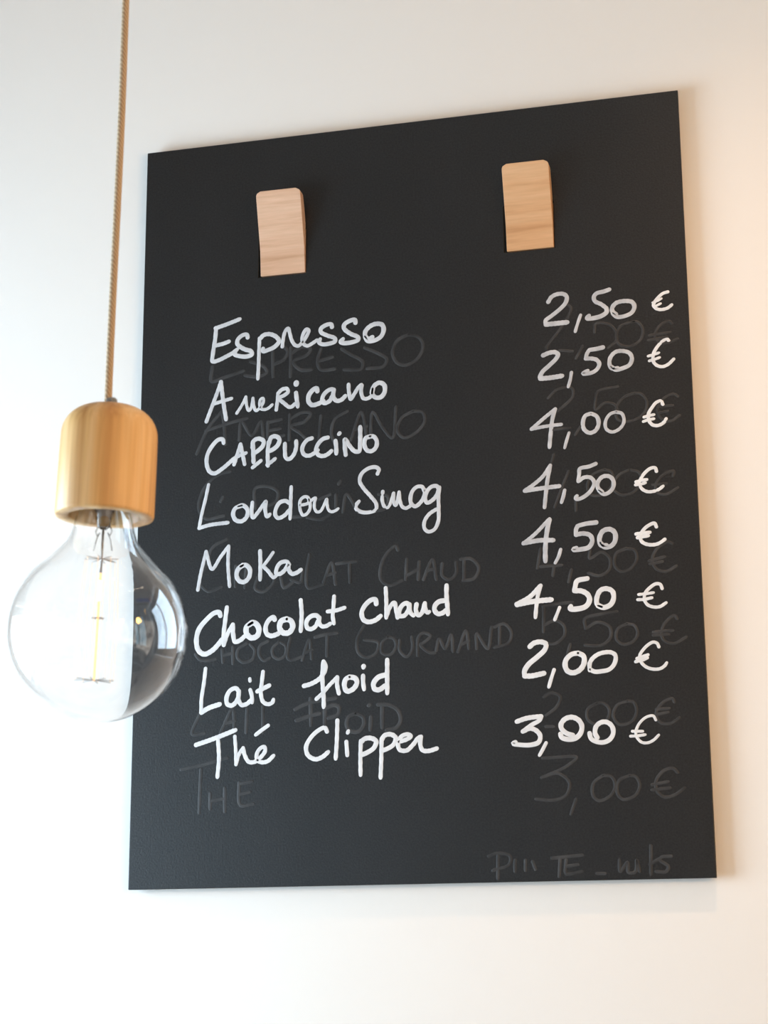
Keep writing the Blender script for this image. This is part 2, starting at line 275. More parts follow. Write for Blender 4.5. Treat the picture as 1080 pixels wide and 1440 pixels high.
# small downlights sunk in the ceiling behind the camera
M_lamp, nt, b = mat('downlight_lens', (0.9, 0.85, 0.8), 0.4)
b.inputs['Emission Color'].default_value = (1.0, 0.80, 0.58, 1); b.inputs['Emission Strength'].default_value = 22.0
ceil = bpy.data.objects['ceiling']
for lx, ly in [(0.30, -1.15), (0.70, -1.20), (1.10, -1.25), (1.55, -0.45), (1.58, -0.70), (1.61, -0.95), (1.64, -1.20), (0.6, -3.0)]:
    bm = bmesh.new(); lathe(bm, [(0.0, -0.004), (0.026, -0.004), (0.028, 0.004), (0.0, 0.004)], 24)
    link('downlight', bm, M_lamp, ceil, loc=(lx, ly, z1 - 0.004))
WRITING = [
('word','m','Espresso',[(47, '-2145,1926 -2009,1962 -1866,2007'), (47, '-2139,1929 -2150,1789 -2171,1640 -2173,1545 -2098,1554 -2017,1588 -1942,1622 -1893,1658'), (47, '-2135,1726 -2060,1737 -1989,1758'), (49, '-1774,1784 -1782,1816 -1829,1817 -1886,1771 -1889,1717 -1814,1655 -1732,1620 -1724,1586 -1779,1566 -1867,1578 -1922,1604 -1911,1637'), (41, '-1638,1762 -1642,1592 -1646,1429 -1652,1297'), (49, '-1625,1761 -1591,1794 -1524,1799 -1449,1762 -1415,1707 -1461,1650 -1535,1620 -1596,1608 -1596,1639'), (41, '-1377,1642 -1365,1743 -1344,1816 -1312,1847 -1294,1791 -1271,1707 -1233,1646 -1193,1634 -1153,1666 -1106,1729 -1079,1798 -1102,1816 -1133,1782 -1153,1709 -1132,1646 -1092,1625 -1032,1651 -986,1680'), (46, '-817,1813 -825,1845 -872,1846 -939,1809 -942,1768 -866,1720 -786,1682 -782,1648 -846,1627 -925,1627 -963,1654 -950,1688'), (48, '-554,1836 -560,1870 -607,1868 -677,1830 -681,1784 -607,1716 -528,1671 -524,1640 -594,1619 -687,1618 -720,1635 -693,1666'), (51, '-367,1656 -409,1640 -445,1673 -442,1730 -389,1783 -316,1803 -257,1784 -241,1725 -271,1654 -344,1616 -416,1617 -449,1668')]),
('word','m','Americano',[(43, '-2234,861 -2172,1028 -2113,1186 -2074,1300'), (46, '-2074,1300 -2051,1126 -2028,976 -2009,867'), (41, '-2138,1059 -2050,1079 -1949,1101'), (35, '-1888,927 -1839,1000 -1806,1058 -1786,1104'), (35, '-1786,1104 -1776,1009 -1751,946 -1724,977 -1705,1083'), (35, '-1705,1083 -1695,1002 -1670,939 -1623,969 -1584,1039 -1591,1073 -1618,1062 -1628,1009 -1610,954 -1563,944 -1523,960 -1486,991'), (40, '-1440,929 -1427,1033 -1421,1119'), (43, '-1421,1113 -1377,1153 -1324,1158 -1307,1123 -1350,1086 -1410,1058 -1349,993 -1293,948 -1262,952 -1232,979'), (64, '-1216,1213 -1217,1200'), (48, '-1219,1102 -1210,1028 -1199,944'), (51, '-980,1099 -988,1132 -1031,1117 -1076,1056 -1077,992 -1037,949 -964,960 -911,986'), (48, '-799,1073 -808,1107 -859,1098 -911,1049 -925,990 -905,959 -845,977 -808,1040'), (48, '-795,1099 -803,1026 -766,974 -714,979 -668,1019'), (42, '-632,1145 -628,1058 -609,979 -569,1033 -523,1102 -488,1128 -493,1046 -467,975 -413,973 -373,1003'), (50, '-373,1023 -353,1100 -294,1135 -240,1106 -236,1024 -280,972 -341,978 -373,1025 -366,1075')]),
('word','m','CAPPUCCiNO',[(46, '-2032,604 -2041,642 -2091,646 -2164,578 -2216,482 -2221,376 -2186,294 -2132,270 -2038,320 -1945,392 -1890,433'), (43, '-1911,352 -1873,469 -1840,575'), (43, '-1840,575 -1819,478 -1791,346'), (40, '-1926,413 -1852,447 -1775,472'), (48, '-1700,575 -1694,455 -1691,362'), (42, '-1701,303 -1657,336 -1608,373'), (48, '-1706,529 -1693,598 -1640,621 -1580,589 -1588,537 -1639,488 -1685,461'), (45, '-1522,574 -1532,456 -1528,310'), (42, '-1537,321 -1491,350 -1447,383'), (48, '-1519,561 -1491,625 -1440,631 -1402,594 -1419,533 -1479,485 -1525,471'), (45, '-1340,540 -1339,454 -1329,385 -1292,365 -1240,413 -1214,490 -1214,560'), (45, '-1040,578 -1088,564 -1134,511 -1147,452 -1121,400 -1068,387 -1016,409 -970,441'), (47, '-862,572 -917,559 -976,498 -992,434 -963,385 -910,371 -858,390 -823,420'), (45, '-732,609 -740,599'), (47, '-777,528 -769,449 -769,386'), (47, '-665,365 -675,455 -672,536 -623,461 -565,396 -519,393 -506,507 -505,662'), (47, '-395,548 -447,528 -458,451 -428,394 -377,385 -334,422 -324,486 -356,541 -402,547')]),
('word','t','London',[(37, '-2197,149 -2228,-7 -2266,-163 -2296,-328'), (42, '-2294,-326 -2176,-300 -1969,-287'), (47, '-1818,-111 -1891,-136 -1914,-200 -1883,-265 -1816,-282 -1760,-236 -1754,-159 -1805,-109 -1858,-115'), (42, '-1699,-84 -1705,-175 -1691,-252 -1632,-193 -1579,-121 -1547,-84 -1555,-172 -1532,-252 -1502,-228'), (44, '-1289,-119 -1329,-93 -1395,-108 -1438,-181 -1440,-243 -1407,-276 -1341,-252 -1282,-191'), (39, '-1267,57 -1270,-62 -1273,-192 -1278,-293'), (35, '-1168,-150 -1124,-148 -1081,-135 -1068,-100 -1088,-68 -1118,-62 -1157,-86 -1172,-136 -1162,-216 -1135,-262 -1095,-252 -1060,-201 -1058,-136 -1072,-92'), (33, '-1052,-115 -1023,-92 -995,-83 -1008,-133 -1007,-198 -979,-239 -943,-232 -907,-176 -874,-106 -869,-164 -856,-219 -827,-246 -784,-240 -747,-217')]),
('word','t','Smog',[(41, '-319,131 -304,176 -339,205 -416,198 -492,144 -513,65 -469,-19 -392,-112 -335,-196 -339,-257 -406,-280 -496,-272 -554,-229 -547,-184 -521,-154'), (38, '-263,-67 -270,-159 -245,-231 -213,-242 -174,-179 -146,-93'), (38, '-146,-93 -146,-181 -126,-227 -104,-171 -87,-85'), (38, '-87,-85 -79,-173 -54,-245 -16,-264 35,-242'), (43, '183,-89 161,-46 107,-42 59,-82 35,-155 44,-222 86,-251 144,-211 182,-146 193,-83'), (43, '341,-90 317,-50 260,-53 211,-104 192,-176 213,-222 270,-197 315,-147 342,-81'), (40, '346,-65 334,-176 335,-304 328,-430 285,-513 222,-532 181,-494 182,-420 231,-347 313,-296')]),
('word','m','Moka',[(39, '-2297,-1002 -2267,-826 -2211,-590'), (39, '-2211,-590 -2141,-785 -2050,-661 -1959,-546'), (39, '-1959,-546 -1962,-755 -1942,-985'), (49, '-1797,-762 -1852,-807 -1865,-876 -1834,-932 -1781,-946 -1727,-898 -1720,-811 -1768,-764 -1823,-776'), (44, '-1607,-622 -1602,-777 -1604,-933'), (36, '-1463,-647 -1521,-727 -1573,-789'), (41, '-1573,-789 -1520,-840 -1454,-916 -1421,-893'), (46, '-1285,-790 -1311,-756 -1377,-763 -1419,-816 -1425,-875 -1382,-882 -1324,-835 -1296,-789 -1287,-847 -1252,-890 -1200,-881 -1155,-852')]),
('word','f','Chocolat',[(54, '-2040,-1295 -2054,-1260 -2107,-1262 -2198,-1333 -2276,-1428 -2303,-1541 -2278,-1654 -2211,-1698 -2126,-1664 -2061,-1604 -2020,-1553'), (47, '-1969,-1209 -1986,-1355 -2000,-1494 -1998,-1610'), (46, '-1998,-1610 -1958,-1496 -1900,-1398'), (49, '-1900,-1398 -1895,-1499 -1872,-1582 -1813,-1567 -1768,-1528'), (59, '-1684,-1389 -1747,-1431 -1746,-1504 -1696,-1550 -1631,-1533 -1611,-1470 -1639,-1409 -1684,-1389 -1726,-1413'), (51, '-1440,-1369 -1453,-1343 -1502,-1371 -1538,-1442 -1524,-1516 -1475,-1541 -1391,-1519'), (59, '-1308,-1371 -1368,-1391 -1385,-1463 -1343,-1515 -1281,-1514 -1242,-1458 -1261,-1394 -1308,-1371'), (46, '-1156,-1179 -1145,-1325 -1154,-1507'), (47, '-954,-1383 -982,-1352 -1032,-1352 -1079,-1386 -1095,-1438 -1075,-1484 -1032,-1489 -989,-1459 -964,-1403'), (44, '-952,-1376 -950,-1439 -925,-1468 -882,-1469 -833,-1445'), (43, '-793,-1158 -803,-1306 -808,-1368 -795,-1447'), (43, '-863,-1315 -767,-1308 -680,-1285')]),
('word','f','chaud',[(50, '-341,-1263 -350,-1216 -398,-1221 -464,-1277 -497,-1348 -479,-1421 -424,-1449 -348,-1433 -295,-1393'), (43, '-239,-1102 -233,-1250 -235,-1415'), (45, '-232,-1400 -193,-1302 -148,-1261 -131,-1331 -115,-1421'), (47, '8,-1304 -13,-1275 -57,-1288 -95,-1345 -93,-1401 -46,-1404 -1,-1350 12,-1289'), (45, '12,-1289 23,-1377 54,-1408'), (47, '87,-1293 80,-1355 104,-1408 142,-1386 175,-1286'), (45, '175,-1286 180,-1348 198,-1384 220,-1378'), (50, '379,-1270 324,-1278 283,-1315 276,-1362 308,-1403 357,-1399 399,-1369'), (47, '406,-1113 404,-1204 410,-1307 416,-1416')]),
('word','f','Lait',[(41, '-2195,-1852 -2212,-2012 -2235,-2174 -2235,-2317'), (51, '-2233,-2313 -2155,-2271 -2032,-2235'), (48, '-1826,-2107 -1858,-2075 -1921,-2097 -1959,-2173 -1947,-2239 -1895,-2253 -1837,-2191 -1823,-2107'), (46, '-1823,-2107 -1824,-2204 -1791,-2253 -1733,-2243 -1688,-2204'), (38, '-1706,-1983 -1703,-2006'), (43, '-1700,-2100 -1682,-2161 -1678,-2233'), (43, '-1562,-1915 -1574,-2029 -1583,-2140 -1559,-2228 -1507,-2257 -1458,-2242 -1446,-2211'), (48, '-1622,-2119 -1560,-2092 -1493,-2062')]),
('word','f','froid',[(48, '-1117,-2084 -1047,-2068 -958,-2023 -910,-1970 -885,-1902 -908,-1839'), (45, '-910,-1849 -918,-1948 -917,-2071 -907,-2195 -904,-2315'), (45, '-910,-1855 -888,-1887 -895,-1949'), (42, '-983,-2226 -920,-2172 -844,-2089 -761,-2011'), (45, '-761,-2011 -761,-2091 -742,-2180'), (52, '-628,-2013 -669,-2036 -684,-2100 -657,-2159 -591,-2140 -550,-2076 -568,-2031 -628,-2013'), (50, '-479,-1910 -481,-1922'), (45, '-485,-2008 -484,-2079 -474,-2150'), (52, '-251,-2010 -327,-2033 -375,-2096 -362,-2150 -315,-2160 -252,-2120'), (47, '-228,-1855 -229,-2017 -230,-2200')]),
('word','f','Thé',[(48, '-2285,-2650 -2098,-2595 -1855,-2512'), (43, '-2045,-2609 -2032,-2800 -2046,-2991'), (38, '-1862,-2579 -1850,-2721 -1845,-2868'), (40, '-1845,-2868 -1817,-2771 -1770,-2702'), (43, '-1770,-2702 -1752,-2774 -1707,-2846 -1642,-2848 -1579,-2804 -1531,-2739 -1539,-2698 -1580,-2709 -1620,-2766 -1615,-2830 -1566,-2856 -1502,-2846 -1439,-2791'), (40, '-1501,-2479 -1569,-2523 -1635,-2570')]),
('word','f','at the end of the bottom line',[(46, '-870,-2566 -892,-2526 -966,-2554 -1051,-2633 -1092,-2717 -1073,-2799 -994,-2845 -921,-2826 -855,-2775'), (43, '-759,-2457 -764,-2644 -777,-2848'), (40, '-641,-2568 -650,-2588'), (43, '-664,-2679 -654,-2817'), (43, '-511,-2675 -516,-2850 -515,-3023'), (49, '-511,-2693 -475,-2658 -409,-2651 -351,-2684 -373,-2750 -454,-2801 -512,-2820'), (43, '-293,-2662 -297,-2872 -306,-3056'), (48, '-293,-2679 -264,-2632 -199,-2621 -146,-2657 -166,-2723 -236,-2767 -287,-2782'), (45, '-113,-2700 -33,-2679 13,-2649 -18,-2628 -83,-2645 -120,-2704 -106,-2779 -34,-2791 38,-2731 89,-2670 118,-2657'), (45, '118,-2657 110,-2734 133,-2794 195,-2804 281,-2782')]),
('price','t','2,50',[(45, '1546,1867 1582,1919 1641,1944 1708,1940 1742,1907 1730,1842 1670,1778 1575,1708 1511,1661 1514,1617'), (53, '1514,1619 1598,1620 1740,1622'), (34, '1882,1688 1847,1594 1820,1511'), (44, '2191,1941 2132,1925 2057,1911 2029,1878 2036,1829 2102,1786 2154,1739'), (47, '2154,1739 2155,1695 2098,1657 2015,1641 1948,1644 1970,1674'), (46, '2251,1661 2219,1689 2216,1737 2259,1785 2350,1798 2424,1778 2446,1728 2417,1665 2344,1633 2262,1632 2218,1673')]),
('euro','f','2,50',[(35, '2796,1854 2745,1842 2695,1803 2653,1751 2644,1717 2673,1681 2721,1667 2787,1678 2831,1709'), (25, '2635,1752 2685,1765 2728,1788'), (27, '2658,1707 2718,1734')]),
('price','t','2,50',[(48, '1476,1281 1539,1303 1605,1303 1631,1276 1610,1233 1535,1163 1462,1100 1433,1045'), (52, '1439,1029 1539,1029 1668,1039'), (35, '1766,1067 1753,995 1728,913'), (47, '2102,1311 2028,1300 1961,1296'), (40, '1957,1292 1934,1255 1921,1204'), (44, '1921,1204 1975,1201 2032,1181 2059,1136 2036,1082 1978,1046 1887,1045 1937,1072'), (43, '2245,1072 2188,1073 2165,1122 2178,1196 2233,1249 2305,1253 2376,1222 2398,1161 2371,1097 2306,1068 2224,1056 2183,1094')]),
('euro','f','2,50',[(35, '2783,1321 2764,1342 2714,1317 2655,1256 2618,1184 2618,1107 2655,1062 2711,1047 2768,1068 2825,1118'), (30, '2566,1173 2620,1184 2677,1200'), (30, '2575,1121 2626,1132 2683,1148')]),
('price','t','4,00',[(39, '1331,488 1456,589 1585,685'), (42, '1585,685 1555,591 1535,465 1513,278'), (37, '1331,488 1487,507 1644,514'), (33, '1721,417 1692,333 1671,259'), (43, '1950,605 1896,587 1868,514 1879,441 1935,399 1997,421 2030,493 2013,569 1958,605'), (35, '2215,603 2151,583 2102,512 2105,429 2167,390 2249,424 2291,497 2271,579 2215,600')]),
('euro','f','4,00',[(36, '2693,639 2677,680 2630,670 2580,615 2543,552 2544,484 2580,433 2636,422 2691,447 2720,487'), (31, '2495,522 2544,533 2599,541'), (31, '2487,476 2542,491 2597,497')]),
('price','t','4,50',[(40, '1244,-165 1330,-112 1439,-24 1516,84'), (41, '1516,84 1483,-69 1463,-202 1444,-358'), (45, '1244,-168 1419,-153 1603,-143'), (38, '1657,-191 1641,-256 1620,-318'), (40, '1985,66 1915,42 1821,25 1811,-34 1800,-107'), (41, '1800,-107 1862,-70 1927,-77 1962,-129 1929,-210 1856,-272 1790,-295 1766,-286 1781,-260'), (43, '2039,-237 2000,-195 2000,-132 2050,-77 2113,-76 2154,-116 2156,-189 2115,-243 2058,-261 2007,-220')]),
('euro','f','4,50',[(34, '2598,-60 2587,-23 2541,-24 2483,-65 2441,-119 2420,-175 2446,-234 2499,-266 2571,-265 2619,-248 2659,-219'), (34, '2388,-156 2440,-145 2498,-139'), (32, '2382,-187 2439,-181 2483,-172')]),
('price','t','4,50',[(39, '1215,-723 1341,-628 1492,-481'), (49, '1490,-492 1462,-611 1441,-775 1437,-923'), (48, '1220,-719 1379,-701 1526,-708'), (36, '1597,-810 1573,-882 1537,-946'), (47, '1967,-552 1870,-557 1781,-574'), (46, '1777,-578 1760,-614 1760,-663'), (47, '1760,-666 1835,-658 1902,-683 1922,-740 1886,-803 1805,-821 1725,-822 1758,-802'), (50, '2063,-798 2011,-791 1995,-724 2032,-648 2101,-631 2152,-670 2151,-759 2107,-807 2046,-814 2004,-766')]),
('euro','f','4,50',[(37, '2573,-638 2555,-600 2500,-616 2445,-657 2410,-719 2417,-776 2469,-811 2547,-820 2611,-801 2652,-771'), (37, '2366,-699 2450,-693 2507,-690'), (37, '2380,-737 2432,-730 2490,-724')]),
('price','f','4,50',[(47, '1131,-1350 1266,-1282 1381,-1172'), (41, '1381,-1172 1349,-1275 1330,-1396 1319,-1497'), (54, '1136,-1354 1289,-1332 1488,-1323'), (35, '1568,-1409 1544,-1465 1515,-1532'), (50, '1858,-1127 1754,-1147 1732,-1207 1723,-1247'), (53, '1726,-1246 1791,-1251 1854,-1289 1874,-1345 1840,-1407 1769,-1431 1677,-1427 1682,-1403'), (50, '1993,-1425 1950,-1398 1948,-1329 1987,-1257 2047,-1242 2105,-1272 2117,-1339 2085,-1406 2016,-1433 1957,-1415')]),
('euro','f','4,50',[(33, '2603,-1273 2587,-1231 2546,-1221 2482,-1258 2434,-1309 2423,-1373 2451,-1429 2513,-1456 2575,-1455 2637,-1419'), (30, '2367,-1321 2440,-1317 2517,-1310'), (32, '2356,-1373 2422,-1373 2499,-1361')]),
('price','f','2,00',[(51, '1254,-1793 1294,-1760 1367,-1750 1418,-1775 1406,-1829 1331,-1898 1236,-1973 1194,-2036 1191,-2079'), (53, '1195,-2088 1261,-2091 1390,-2070'), (37, '1493,-2040 1464,-2120 1435,-2211'), (53, '1739,-1882 1671,-1894 1617,-1945 1606,-2007 1631,-2060 1685,-2079 1755,-2050 1797,-1984 1793,-1916 1739,-1882'), (43, '1852,-2060 1853,-1995 1882,-1945 1938,-1906 2005,-1889 2070,-1892 2110,-1920 2113,-1968 2088,-2025 2041,-2064 1968,-2077 1899,-2077 1854,-2053')]),
('euro','f','2,00',[(33, '2546,-1860 2529,-1822 2490,-1810 2434,-1839 2387,-1884 2354,-1936 2359,-1992 2402,-2047 2471,-2078 2549,-2078 2597,-2049 2616,-2022'), (33, '2326,-1966 2383,-1949 2436,-1934'), (33, '2312,-1997 2381,-1983 2429,-1964')]),
('price','f','3,00',[(48, '1103,-2544 1206,-2514 1350,-2502'), (43, '1350,-2502 1333,-2539 1252,-2583 1161,-2645'), (47, '1161,-2645 1235,-2618 1298,-2643 1335,-2697 1317,-2758 1239,-2782 1135,-2778 1060,-2761 1084,-2750'), (36, '1392,-2768 1357,-2831 1322,-2889'), (50, '1661,-2702 1598,-2680 1551,-2633 1548,-2587 1589,-2538 1659,-2523 1725,-2557 1754,-2619 1736,-2689 1684,-2733 1612,-2741 1551,-2720 1539,-2685'), (47, '1902,-2735 1883,-2691 1893,-2630 1941,-2588 2002,-2586 2052,-2629 2062,-2698 2026,-2757 1964,-2784 1896,-2776 1842,-2743 1828,-2689')]),
('euro','f','3,00',[(29, '2485,-2584 2463,-2544 2409,-2546 2353,-2579 2306,-2637 2284,-2707 2301,-2760 2344,-2800 2406,-2803 2461,-2776 2507,-2733'), (29, '2252,-2686 2353,-2690'), (29, '2231,-2734 2308,-2732 2377,-2724')]),
('eword','f','ESPRESSO',[(40, '-2173,1489 -2183,1318 -2011,1356 -1814,1404'), (39, '-1736,1503 -1591,1437 -1551,1368 -1642,1323 -1800,1350'), (39, '-1488,1652 -1480,1309'), (39, '-1486,1441 -1356,1495 -1317,1583 -1357,1640'), (39, '-1278,1619 -1284,1291'), (39, '-1278,1553 -1148,1620 -1057,1586 -1096,1524 -1251,1459 -1173,1360 -1043,1349'), (39, '-940,1575 -979,1434 -940,1339 -785,1333'), (39, '-966,1438 -811,1471'), (39, '-708,1553 -605,1479 -478,1389 -491,1312 -683,1316'), (39, '-451,1543 -324,1479 -210,1391 -249,1316 -427,1306'), (38, '33,1649 -95,1588 -146,1463 -97,1342 4,1307 131,1373 190,1496 146,1604 33,1649')]),
('eword','f','AMERICANO',[(37, '-2340,506 -2213,782 -2071,953'), (37, '-2058,965 -2029,793 -2013,584'), (37, '-2239,758 -2003,817 -1768,863'), (36, '-1856,623 -1833,829 -1713,664 -1611,811 -1583,628'), (36, '-1533,799 -1531,618'), (36, '-1532,792 -1377,818'), (36, '-1532,701 -1389,715'), (36, '-1518,609 -1350,635'), (36, '-1287,862 -1293,579'), (36, '-1286,810 -1145,876 -1055,856 -1119,771 -1273,732 -1170,646 -1105,577'), (36, '-939,820 -964,527'), (36, '-645,848 -785,769 -824,618 -785,500'), (36, '-608,524 -493,822 -431,536'), (36, '-569,636 -430,663'), (35, '-393,533 -366,811 -254,624 -154,514 -113,854'), (35, '74,788 -52,722 -98,586 -29,504 96,545 197,663 174,767 74,788')]),
('eword','f','CAPPUCCINO',[(36, '-1956,279 -2073,257 -2241,120 -2303,-106 -2222,-226 -2014,-207'), (36, '-2056,-47 -2030,3'), (36, '-1666,-150 -1668,66 -1526,81 -1417,10 -1435,-90 -1601,-155'), (35, '-1242,-275 -1140,-277'), (35, '-1089,-291 -937,-321 -836,-271'), (35, '-836,-57 -950,-99'), (35, '-745,50 -722,81'), (35, '-773,-62 -773,-250'), (35, '-697,-255 -659,-70 -534,-266'), (35, '-308,-95 -209,-127 -235,-250 -384,-269')]),
('eword','f','CHOCOLAT',[(36, '-1984,-470 -2138,-549 -2213,-746 -2288,-892 -2182,-1023 -2028,-982'), (35, '-1877,-766 -1879,-991'), (35, '-1761,-799 -1771,-1010'), (35, '-1632,-906 -1656,-1029 -1567,-1064 -1453,-966 -1467,-866'), (35, '-1377,-921 -1339,-1035 -1238,-979'), (35, '-1263,-953 -1162,-984 -1137,-862'), (35, '-1062,-692 -1099,-938 -1074,-1051 -911,-1023'), (36, '-907,-1004 -821,-798 -778,-1033'), (36, '-874,-932 -778,-906'), (36, '-767,-811 -553,-799'), (36, '-628,-810 -622,-1021')]),
('eword','f','CHAUD',[(36, '-107,-705 -127,-662 -213,-719 -288,-862 -289,-1009 -194,-1077 -67,-1033'), (36, '-13,-806 -25,-1025'), (36, '119,-845 107,-1033'), (36, '-14,-984 118,-919'), (35, '163,-1036 260,-833 299,-1044'), (35, '196,-944 290,-929'), (35, '364,-881 362,-1006 434,-1052 507,-994 509,-880'), (35, '593,-854 589,-1072'), (35, '558,-846 665,-848 746,-947 692,-1057 579,-1071')]),
('eword','f','CHOCOLAT',[(35, '-2310,-1693 -2270,-1745 -2190,-1768 -2085,-1754'), (35, '-2015,-1657 -2006,-1796'), (35, '-1897,-1638 -1895,-1814'), (35, '-2007,-1721 -1896,-1701'), (35, '-1747,-1608 -1838,-1666 -1843,-1754 -1771,-1807 -1680,-1774 -1655,-1688 -1708,-1616'), (34, '-1513,-1595 -1597,-1640 -1603,-1741 -1550,-1799 -1486,-1771'), (34, '-1396,-1613 -1461,-1672 -1447,-1761 -1382,-1789 -1318,-1742 -1319,-1655 -1371,-1614'), (34, '-1268,-1570 -1299,-1768 -1266,-1807 -1138,-1776'), (34, '-1138,-1813 -1062,-1605 -1035,-1806'), (34, '-1112,-1740 -1023,-1707'), (39, '-996,-1579 -904,-1559 -762,-1546'), (39, '-868,-1568 -871,-1782')]),
('eword','f','GOURMAND',[(33, '-471,-1478 -545,-1619 -535,-1764 -451,-1820 -346,-1774 -324,-1672 -471,-1634'), (33, '-219,-1616 -282,-1674 -283,-1777 -200,-1802 -136,-1723 -157,-1639 -219,-1616'), (33, '-94,-1653 -95,-1766 -23,-1831 40,-1752 31,-1629'), (33, '91,-1826 104,-1632 156,-1594 229,-1629 155,-1697 124,-1715 216,-1802 278,-1805'), (33, '288,-1785 321,-1664 381,-1769 445,-1630 463,-1804'), (33, '514,-1807 600,-1597 628,-1782'), (33, '546,-1737 629,-1700'), (33, '709,-1786 712,-1633 821,-1791 867,-1570'), (32, '949,-1554 944,-1777'), (32, '897,-1572 1000,-1547 1069,-1642 1036,-1742 893,-1785')]),
('eword','f','LAIT',[(37, '-2253,-2331 -2330,-2535 -2191,-2532'), (37, '-2018,-2533 -1892,-2291 -1868,-2539'), (37, '-1976,-2439 -1861,-2416'), (36, '-1733,-2298 -1742,-2544'), (36, '-1561,-2277 -1559,-2551')]),
('eword','f','FROID',[(42, '-1212,-2323 -1059,-2262 -780,-2225'), (42, '-1047,-2213 -1040,-2495'), (42, '-1199,-2440 -1046,-2397 -945,-2377'), (42, '-894,-2343 -894,-2501'), (42, '-894,-2330 -793,-2298 -743,-2324 -755,-2397 -856,-2430'), (42, '-567,-2393 -642,-2426 -661,-2511 -617,-2573 -530,-2576 -479,-2506 -491,-2432 -567,-2393'), (42, '-404,-2436 -411,-2569'), (42, '-428,-2316 -413,-2309'), (42, '-285,-2332 -286,-2550'), (42, '-328,-2312 -204,-2323 -117,-2387 -93,-2485 -143,-2556 -243,-2576')]),
('eword','f','THE',[(36, '-2445,-2900 -2185,-2855 -1942,-2795'), (36, '-2228,-2908 -2240,-3354'), (36, '-2123,-3155 -2120,-3317'), (36, '-1966,-3106 -1962,-3349'), (36, '-2121,-3236 -1964,-3214'), (36, '-1810,-3057 -1792,-3287 -1651,-3277'), (36, '-1809,-3071 -1667,-3049'), (36, '-1802,-3179 -1694,-3155')]),
('eprice','f','2,50',[(30, '1741,1823 1783,1783 1755,1694 1664,1557 1510,1362 1518,1348'), (30, '1648,1322 1786,1300'), (30, '1890,1345 1817,1216'), (30, '2021,1486 2036,1576 2165,1563 2239,1484 2243,1375 2155,1302'), (30, '2438,1564 2300,1532 2245,1429 2276,1327 2394,1298 2499,1369 2520,1475 2472,1556 2421,1566'), (29, '2826,1500 2794,1535 2690,1486 2644,1391 2683,1316 2766,1299 2877,1334'), (30, '2585,1397 2805,1412'), (29, '2574,1344 2769,1362')]),
('eprice','f','2,50',[(30, '1512,811 1609,893 1764,897 1770,807 1611,660'), (29, '2242,874 2036,838 2007,751 2004,645 2100,708 2200,682 2232,608'), (29, '2408,788 2288,745 2216,645 2228,520 2362,492 2500,568 2530,689 2474,774 2408,788'), (29, '2849,715 2809,745 2707,709 2635,592 2681,483 2763,459 2857,512'), (29, '2653,626 2795,623'), (29, '2650,556 2743,566'), (29, '1845,481 1782,389'), (30, '1545,461 1734,472')]),
('eprice','f','4,00',[(29, '1554,196 1526,102'), (29, '1702,9 1629,-160 1546,-363'), (29, '1768,-318 1765,-413'), (29, '2074,-1 1955,-44 1892,-144 1914,-250 1997,-274 2100,-229 2154,-129 2140,-32 2074,-1'), (29, '2308,-27 2206,-80 2151,-198 2232,-282 2349,-264 2436,-167 2424,-62 2342,-25'), (29, '2762,-122 2773,-71 2672,-98 2585,-195 2598,-282 2679,-308 2806,-245'), (29, '2552,-201 2693,-194')]),
('eprice','f','4,50',[(32, '1390,-785 1351,-989'), (32, '1385,-974 1604,-971'), (32, '1529,-949 1509,-1076'), (32, '1700,-1028 1666,-1153'), (32, '1895,-818 1891,-920 2010,-863 2091,-933 2078,-1051 1985,-1104 1869,-1072'), (32, '2260,-841 2159,-886 2138,-1003 2202,-1075 2302,-1047 2364,-950 2342,-863 2260,-841'), (32, '2723,-820 2675,-800 2573,-861 2520,-959 2548,-1063 2645,-1102 2753,-1050'), (32, '2486,-983 2643,-950'), (32, '2493,-1017 2617,-999')]),
('eprice','f','5,50',[(32, '1399,-1389 1542,-1371 1701,-1360'), (32, '1407,-1397 1396,-1650'), (32, '1402,-1583 1520,-1539 1602,-1594 1607,-1695 1513,-1774 1413,-1769'), (32, '1663,-1790 1635,-1881'), (32, '2145,-1481 1987,-1497 1820,-1538 1825,-1639'), (32, '1825,-1639 1951,-1579 2065,-1635 2070,-1736 1976,-1814 1811,-1806'), (31, '2239,-1611 2147,-1656 2127,-1755 2190,-1817 2289,-1797 2341,-1717 2312,-1632 2239,-1611'), (31, '2737,-1588 2715,-1554 2623,-1615 2578,-1712 2598,-1796 2694,-1834 2818,-1775'), (31, '2497,-1708 2692,-1702'), (31, '2495,-1741 2650,-1741')]),
('eprice','f','figure 2',[(31, '1381,-2308 1465,-2271 1546,-2315 1502,-2416 1397,-2493'), (31, '1393,-2605 1475,-2608')]),
('eprice','f','figures 00',[(30, '1911,-2393 1817,-2450 1814,-2551 1903,-2605 2006,-2559 2030,-2459 1971,-2395 1911,-2393'), (30, '2214,-2385 2112,-2421 2068,-2521 2125,-2614 2247,-2589 2301,-2490 2274,-2398 2214,-2385')]),
('eeuro','f','2,00',[(30, '2674,-2415 2656,-2380 2554,-2420 2490,-2518 2526,-2610 2625,-2624 2717,-2568'), (30, '2492,-2478 2622,-2474'), (30, '2499,-2529 2610,-2513')]),
